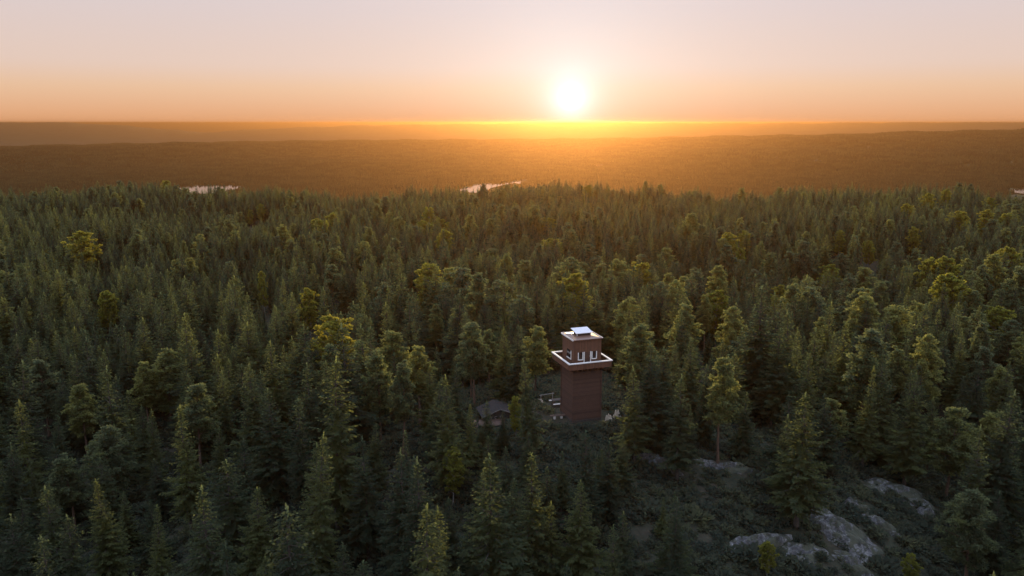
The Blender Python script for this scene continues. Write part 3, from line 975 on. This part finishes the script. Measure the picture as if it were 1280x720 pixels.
SRC = {}
for i in sorted(single, key=lambda i: (T[i]['r'])):
    t = T[i]
    tm, cm, H, Rm = VAR[t['k']][t['v']]
    key = (t['k'], t['v'])
    s = t['h'] / H
    if key not in SRC:
        e = bpy.data.objects.new(t['k'] + '_tree', None); e.empty_display_size = .3
        tr = bpy.data.objects.new('trunk', tm); cr = bpy.data.objects.new('crown', cm)
        SRC[key] = (e, tr, cr)
    else:
        e, tr, cr = (o.copy() for o in SRC[key])
    col.objects.link(e); col.objects.link(tr); col.objects.link(cr)
    tr.parent = e; cr.parent = e
    e.location = (t['x'], t['y'], t['z'] - .05); e.rotation_euler = (rng.normal(0, .028), rng.normal(0, .028), t['rz']); e.scale = (s * t['w'], s * t['w'], s)
    e['label'] = t['label']; e['category'] = t['k'] if t['k'] != 'spruce' else 'spruce tree'
    if t['k'] != 'spruce':
        e['category'] = t['k'] + ' tree'
    e['group'] = GROUPN[t['k']]


# ------------------------------------------------------------------ masses of trees and ground cover (stuff)
def scatter(name, variants, pts, rots, scales, idx):
    """one object: a point cloud whose node tree sets a mesh on every point"""
    me = bpy.data.meshes.new(name); me.from_pydata([tuple(p) for p in pts], [], [])
    n = len(pts)
    a = me.attributes.new('turn', 'FLOAT', 'POINT'); a.data.foreach_set('value', np.asarray(rots, np.float32))
    a = me.attributes.new('size', 'FLOAT_VECTOR', 'POINT'); a.data.foreach_set('vector', np.asarray(scales, np.float32).ravel())
    a = me.attributes.new('pick', 'INT', 'POINT'); a.data.foreach_set('value', np.asarray(idx, np.int32))
    o = bpy.data.objects.new(name, me); col.objects.link(o); o['kind'] = 'stuff'
    ng = bpy.data.node_groups.new(name + '_nodes', 'GeometryNodeTree')
    ng.interface.new_socket('Geometry', in_out='INPUT', socket_type='NodeSocketGeometry')
    ng.interface.new_socket('Geometry', in_out='OUTPUT', socket_type='NodeSocketGeometry')
    N, L = ng.nodes, ng.links
    gi = N.new('NodeGroupInput'); go = N.new('NodeGroupOutput')
    iop = N.new('GeometryNodeInstanceOnPoints'); g2 = N.new('GeometryNodeGeometryToInstance')
    for v in reversed(variants):
        oi = N.new('GeometryNodeObjectInfo'); oi.inputs['Object'].default_value = v; oi.inputs['As Instance'].default_value = False
        L.new(oi.outputs['Geometry'], g2.inputs[0])
    def attr(nm, ty):
        q = N.new('GeometryNodeInputNamedAttribute'); q.data_type = ty; q.inputs['Name'].default_value = nm
        return q.outputs['Attribute']
    L.new(gi.outputs[0], iop.inputs['Points']); L.new(g2.outputs[0], iop.inputs['Instance'])
    iop.inputs['Pick Instance'].default_value = True
    L.new(attr('pick', 'INT'), iop.inputs['Instance Index'])
    cx = N.new('ShaderNodeCombineXYZ'); L.new(attr('turn', 'FLOAT'), cx.inputs[2]); L.new(cx.outputs[0], iop.inputs['Rotation'])
    L.new(attr('size', 'FLOAT_VECTOR'), iop.inputs['Scale']); L.new(iop.outputs[0], go.inputs[0])
    md = o.modifiers.new('scatter', 'NODES'); md.node_group = ng
    return o


def loose(name, me):
    return bpy.data.objects.new(name, me)       # never linked: only feeds the scatter


def joined(name, parts):
    bm = bmesh.new(); mats = []
    for me, mtx in parts:
        k = len(bm.faces); bm.from_mesh(me)
        bm.faces.ensure_lookup_table()
        vs = list({v for f in bm.faces[k:] for v in f.verts})
        bmesh.ops.transform(bm, matrix=mtx, verts=vs)
        m = me.materials[0]
        if m not in mats: mats.append(m)
        for f in bm.faces[k:]:
            f.material_index = mats.index(m)
    out = bpy.data.meshes.new(name); bm.to_mesh(out); bm.free()
    for m in mats: out.materials.append(m)
    return out


MID = [(loose('spruce_kind', joined('spruce_kind', [(tm, Matrix()), (cm, Matrix())])), H) for tm, cm, H, Rm in VAR['spruce']]
MIDP = [(loose('pine_kind', joined('pine_kind', [(tm, Matrix()), (cm, Matrix())])), H) for tm, cm, H, Rm in VAR['pine']]
for nm, kind, mids in (('spruce_forest', 'spruce', MID), ('pine_forest', 'pine', MIDP)):
    rest = [i for i in range(len(T)) if i not in single and T[i]['k'] == kind]
    pick = [int(rng.integers(0, len(mids))) for _ in rest]
    scatter(nm, [m for m, _ in mids], [(T[i]['x'], T[i]['y'], T[i]['z'] - .05) for i in rest], [T[i]['rz'] for i in rest],
            [(T[i]['h'] / mids[p][1] * T[i]['w'],) * 2 + (T[i]['h'] / mids[p][1],) for i, p in zip(rest, pick)], pick)
    print(nm, len(rest))

# far woods: patches of small trees over the slopes and the valley
def patch(seed, n, size):
    g = np.random.default_rng(seed); V, F = [], []
    for k in range(n):
        x, y = g.uniform(-size / 2, size / 2, 2); h = g.uniform(7, 15); r = h * g.uniform(.13, .19)
        if g.random() < .2: r *= 1.4; h *= .8
        na = 6
        rings = [(.06, .75), (.32, 1.0), (.34, .62), (.62, .68), (.64, .36), (.86, .30)]
        b0 = len(V)
        for zt, rr in rings:
            a0 = g.uniform(0, 1)
            for j in range(na):
                a = a0 + j * 2 * math.pi / na; q = r * rr * g.uniform(.7, 1.25)
                V.append((x + q * math.cos(a), y + q * math.sin(a), h * (zt + g.normal(0, .015))))
        V.append((x, y, h)); tip = len(V) - 1
        for i in range(len(rings) - 1):
            for j in range(na):
                kx = (j + 1) % na
                F.append((b0 + i * na + j, b0 + i * na + kx, b0 + (i + 1) * na + kx, b0 + (i + 1) * na + j))
        for j in range(na):
            F.append((b0 + (len(rings) - 1) * na + j, b0 + (len(rings) - 1) * na + (j + 1) % na, tip))
    return mesh_np('far_wood', V, F, M['far'])
PV = [loose('wood_kind', patch(700 + i, 42, 30)) for i in range(6)]
pts, rots, scl, idx = [], [], [], []
n_far = 0
for r0, r1, st in ((560, 1500, 24), (1500, 3000, 30), (3000, 5600, 46)):
    r = r0
    while r < r1:
        da = st / r
        a = R(-50) + rng.uniform(0, da)
        while a < R(50):
            rr = r + rng.uniform(-.5, .5) * st; aa = a + rng.uniform(-.4, .4) * da
            pts.append((rr * math.sin(aa), rr * math.cos(aa))); scl.append(st / 30 * rng.uniform(1.1, 1.35)); a += da
        r += st
P = np.array(pts); Z = terrain(P[:, 0], P[:, 1])
ok = np.ones(len(P), bool)
for L in LAKES:
    c = np.mean(np.array(L), axis=0)
    rad = max(math.hypot(p[0] - c[0], p[1] - c[1]) for p in L)
    A = np.array(L)
    # stay out of the shore polygon and off a narrow margin
    def inside(px, py, grow):
        B = c + (A - c) * grow
        w = np.zeros(len(px), bool); j = len(B) - 1
        for i in range(len(B)):
            cond = ((B[i, 1] > py) != (B[j, 1] > py)) & (px < (B[j, 0] - B[i, 0]) * (py - B[i, 1]) / (B[j, 1] - B[i, 1] + 1e-9) + B[i, 0])
            w ^= cond; j = i
        return w
    d = np.hypot(P[:, 0] - c[0], P[:, 1] - c[1])
    for q in range(len(A)):
        for tt in np.linspace(0, 1, 8, endpoint=False):
            b_ = A[q] * (1 - tt) + A[(q + 1) % len(A)] * tt
            ok &= np.hypot(P[:, 0] - b_[0], P[:, 1] - b_[1]) > 27
    grow = (rad + 16) / rad
    ok &= ~inside(P[:, 0], P[:, 1], grow)
    # nothing tall between this shore and the camera for a short way
    ang = np.arctan2(P[:, 0], P[:, 1]); la = np.arctan2(A[:, 0], A[:, 1])
    rr = np.hypot(P[:, 0], P[:, 1]); lr = np.hypot(A[:, 0], A[:, 1]).min()
    ok &= ~((ang > la.min() - .003) & (ang < la.max() + .003) & (rr < lr) & (rr > lr - 320))
P, Z = P[ok], Z[ok]; S = np.array(scl)[ok]
n_far = len(P)
scatter('far_forest', PV, np.column_stack([P, Z - .4]), rng.uniform(0, 6.28, n_far), np.column_stack([S, S, S * 0 + 1.0]), rng.integers(0, len(PV), n_far))
print('far patches', n_far)

# undergrowth on the open ground of the hilltop
def bush(seed):
    g = np.random.default_rng(seed); n = 130
    dv = unit(g.normal(0, 1, (n, 3)) + np.array([0, 0, .4])); dv[:, 2] = np.abs(dv[:, 2])
    base = dv * g.uniform(.1, .45, (n, 1)) * np.array([1, 1, .8]); ln = g.uniform(.14, .30, (n, 1))
    al = unit(dv + g.normal(0, .4, (n, 3))) * ln; sd = unit(np.cross(al, g.normal(0, 1, (n, 3)))) * ln * .28
    V, F = quads(base, al, sd)
    return mesh_np('shrub', V.tolist(), F.tolist(), M['shrub'])
BV = [loose('bush_kind', bush(800 + i)) for i in range(4)]
pts, scl = [], []
rocks = [o for o in scn.objects if o.name.split('.')[0] in ('plank_terrace', 'plank_bench', 'picnic_table')]
for k in range(17000):
    r = math.sqrt(rng.uniform(44 ** 2, 125 ** 2)); a = R(rng.uniform(-39, 37)); x, y = r * math.sin(a), r * math.cos(a)
    if math.hypot(x - TX, y - TY) < 3.4 or math.sin(x / 5 + 1) * math.cos(y / 4) + rng.normal(0, .5) < -.75:
        continue
    hit = False
    for ox, oy, ra, rb, rz_ in ROCKS:
        dx, dy = x - ox, y - oy; ca, sa = math.cos(rz_), math.sin(rz_)
        if ((dx * ca + dy * sa) / ra) ** 2 + ((-dx * sa + dy * ca) / rb) ** 2 < .8 and rng.random() < .72:
            hit = True; break
    for o in rocks:
        if (x - o.location.x) ** 2 + (y - o.location.y) ** 2 < 4:
            hit = True; break
    if hit: continue
    pts.append((x, y, tz(x, y) - .03)); scl.append(rng.uniform(.5, 1.9) * rng.uniform(.6, 1.2) * (1.6 if rng.random() < .12 else 1))
S = np.array(scl)
scatter('undergrowth', BV, pts, rng.uniform(0, 6.28, len(pts)), np.column_stack([S, S, S * .85]), rng.integers(0, 4, len(pts)))

# ------------------------------------------------------------------ air
def haze():
    b = MB().box(-66000, -66000, -260, 66000, 66000, 40.2)
    m, nt, N, L = mat('haze_air')
    o = node(nt, 'ShaderNodeOutputMaterial'); v = node(nt, 'ShaderNodeVolumePrincipled')
    v.inputs['Color'].default_value = (.218, .148, .064, 1); v.inputs['Density'].default_value = 1.25e-4; v.inputs['Anisotropy'].default_value = .70
    # added forward-scattering lobe, tinted orange to imitate lens glare over the treetops
    v2 = node(nt, 'ShaderNodeVolumePrincipled'); v2.inputs['Color'].default_value = (.98, .11, .02, 1); v2.inputs['Density'].default_value = 1.0e-5; v2.inputs['Anisotropy'].default_value = .88
    both = node(nt, 'ShaderNodeAddShader'); L.new(v.outputs[0], both.inputs[0]); L.new(v2.outputs[0], both.inputs[1])
    L.new(both.outputs[0], o.inputs['Volume'])
    try: m.volume_intersection_method = 'ACCURATE'
    except Exception: pass
    ob = b.build('haze', m); ob['kind'] = 'stuff'
haze()

# ------------------------------------------------------------------ light
sd = bpy.data.lights.new('sun', 'SUN'); sd.energy = 5.0; sd.angle = R(.6); sd.color = (1.0, .70, .32)
so = bpy.data.objects.new('sun', sd); col.objects.link(so)
so.rotation_euler = (-SUNV).to_track_quat('-Z', 'Y').to_euler()

w = bpy.data.worlds.new('World'); scn.world = w; w.use_nodes = True
nt = w.node_tree; nt.nodes.clear(); L = nt.links
out = node(nt, 'ShaderNodeOutputWorld')
sky = node(nt, 'ShaderNodeTexSky', sky_type='NISHITA'); sky.sun_disc = False; sky.sun_elevation = SUN_EL; sky.sun_rotation = SUN_AZ
sky.air_density = 1.0; sky.dust_density = 2.0; sky.ozone_density = 1.0
bg1 = node(nt, 'ShaderNodeBackground'); bg1.inputs[1].default_value = .05; hsv = node(nt, 'ShaderNodeHueSaturation'); hsv.inputs['Saturation'].default_value = .5; hsv.inputs['Value'].default_value = .20; L.new(sky.outputs[0], hsv.inputs['Color']); L.new(hsv.outputs[0], bg1.inputs[0])
tc = node(nt, 'ShaderNodeTexCoord'); nrm = node(nt, 'ShaderNodeVectorMath', operation='NORMALIZE'); L.new(tc.outputs['Generated'], nrm.inputs[0])
sx = node(nt, 'ShaderNodeSeparateXYZ'); L.new(nrm.outputs[0], sx.inputs[0])
asn = node(nt, 'ShaderNodeMath', operation='ARCSINE'); L.new(sx.outputs[2], asn.inputs[0])
el = node(nt, 'ShaderNodeMapRange'); el.inputs[1].default_value = 0; el.inputs[2].default_value = R(90); L.new(asn.outputs[0], el.inputs[0])
# warm band on the horizon fading through rose to lavender overhead
band = ramp(nt, [(0, (.785, .39, .195)), (.4 / 90, (.785, .40, .205)), (2.3 / 90, (.80, .52, .335)), (3.7 / 90, (.76, .575, .485)), (7.4 / 90, (.70, .59, .58)), (10 / 90, (.69, .61, .63)), (26 / 90, (.84, .94, 1.20)), (1, (1.22, 1.46, 1.98))], el.outputs[0])
dt = node(nt, 'ShaderNodeVectorMath', operation='DOT_PRODUCT'); L.new(nrm.outputs[0], dt.inputs[0]); dt.inputs[1].default_value = SUNV
ac = node(nt, 'ShaderNodeMath', operation='ARCCOSINE'); L.new(dt.outputs['Value'], ac.inputs[0])
dg = node(nt, 'ShaderNodeMath', operation='MULTIPLY'); L.new(ac.outputs[0], dg.inputs[0]); dg.inputs[1].default_value = 180 / math.pi


def glow(width, power, color):
    a = node(nt, 'ShaderNodeMath', operation='DIVIDE'); L.new(dg.outputs[0], a.inputs[0]); a.inputs[1].default_value = width
    p = node(nt, 'ShaderNodeMath', operation='POWER'); L.new(a.outputs[0], p.inputs[0]); p.inputs[1].default_value = power
    m = node(nt, 'ShaderNodeMath', operation='MULTIPLY'); L.new(p.outputs[0], m.inputs[0]); m.inputs[1].default_value = -1
    e = node(nt, 'ShaderNodeMath', operation='EXPONENT'); L.new(m.outputs[0], e.inputs[0])
    c = node(nt, 'ShaderNodeVectorMath', operation='SCALE'); c.inputs[0].default_value = color; L.new(e.outputs[0], c.inputs['Scale'])
    return c.outputs[0]


acc = band.outputs[0]
for g_ in (glow(1.2, 1.25, (.36, .60, .78)), glow(4.2, 1.1, (.10, .23, .27))):
    ad = node(nt, 'ShaderNodeVectorMath', operation='ADD'); L.new(acc, ad.inputs[0]); L.new(g_, ad.inputs[1]); acc = ad.outputs[0]
bg2 = node(nt, 'ShaderNodeBackground'); bg2.inputs[1].default_value = 1.0; L.new(acc, bg2.inputs[0])
add = node(nt, 'ShaderNodeAddShader'); L.new(bg1.outputs[0], add.inputs[0]); L.new(bg2.outputs[0], add.inputs[1]); L.new(add.outputs[0], out.inputs[0])
try:
    w.cycles.sampling_method = 'MANUAL'; w.cycles.sample_map_resolution = 1024
except Exception:
    pass

# ------------------------------------------------------------------ camera and render settings
cd = bpy.data.cameras.new('camera'); cd.sensor_width = 36; cd.lens = FPX / 1280 * 36; cd.clip_start = .5; cd.clip_end = 200000
co = bpy.data.objects.new('camera', cd); col.objects.link(co); co.location = (0, 0, CAMZ); co.rotation_euler = (R(90) - PITCH, 0, 0)
scn.camera = co
scn.render.engine = 'CYCLES'
c = scn.cycles
c.max_bounces = 5; c.diffuse_bounces = 2; c.glossy_bounces = 2; c.transmission_bounces = 3; c.volume_bounces = 0; c.transparent_max_bounces = 4
c.use_denoising = True; c.use_adaptive_sampling = True; c.adaptive_threshold = .015
c.caustics_reflective = False; c.caustics_refractive = False
scn.view_settings.view_transform = 'Standard'; scn.view_settings.look = 'None'; scn.view_settings.exposure = 0; scn.view_settings.gamma = 1
scn.view_settings.use_curve_mapping = False
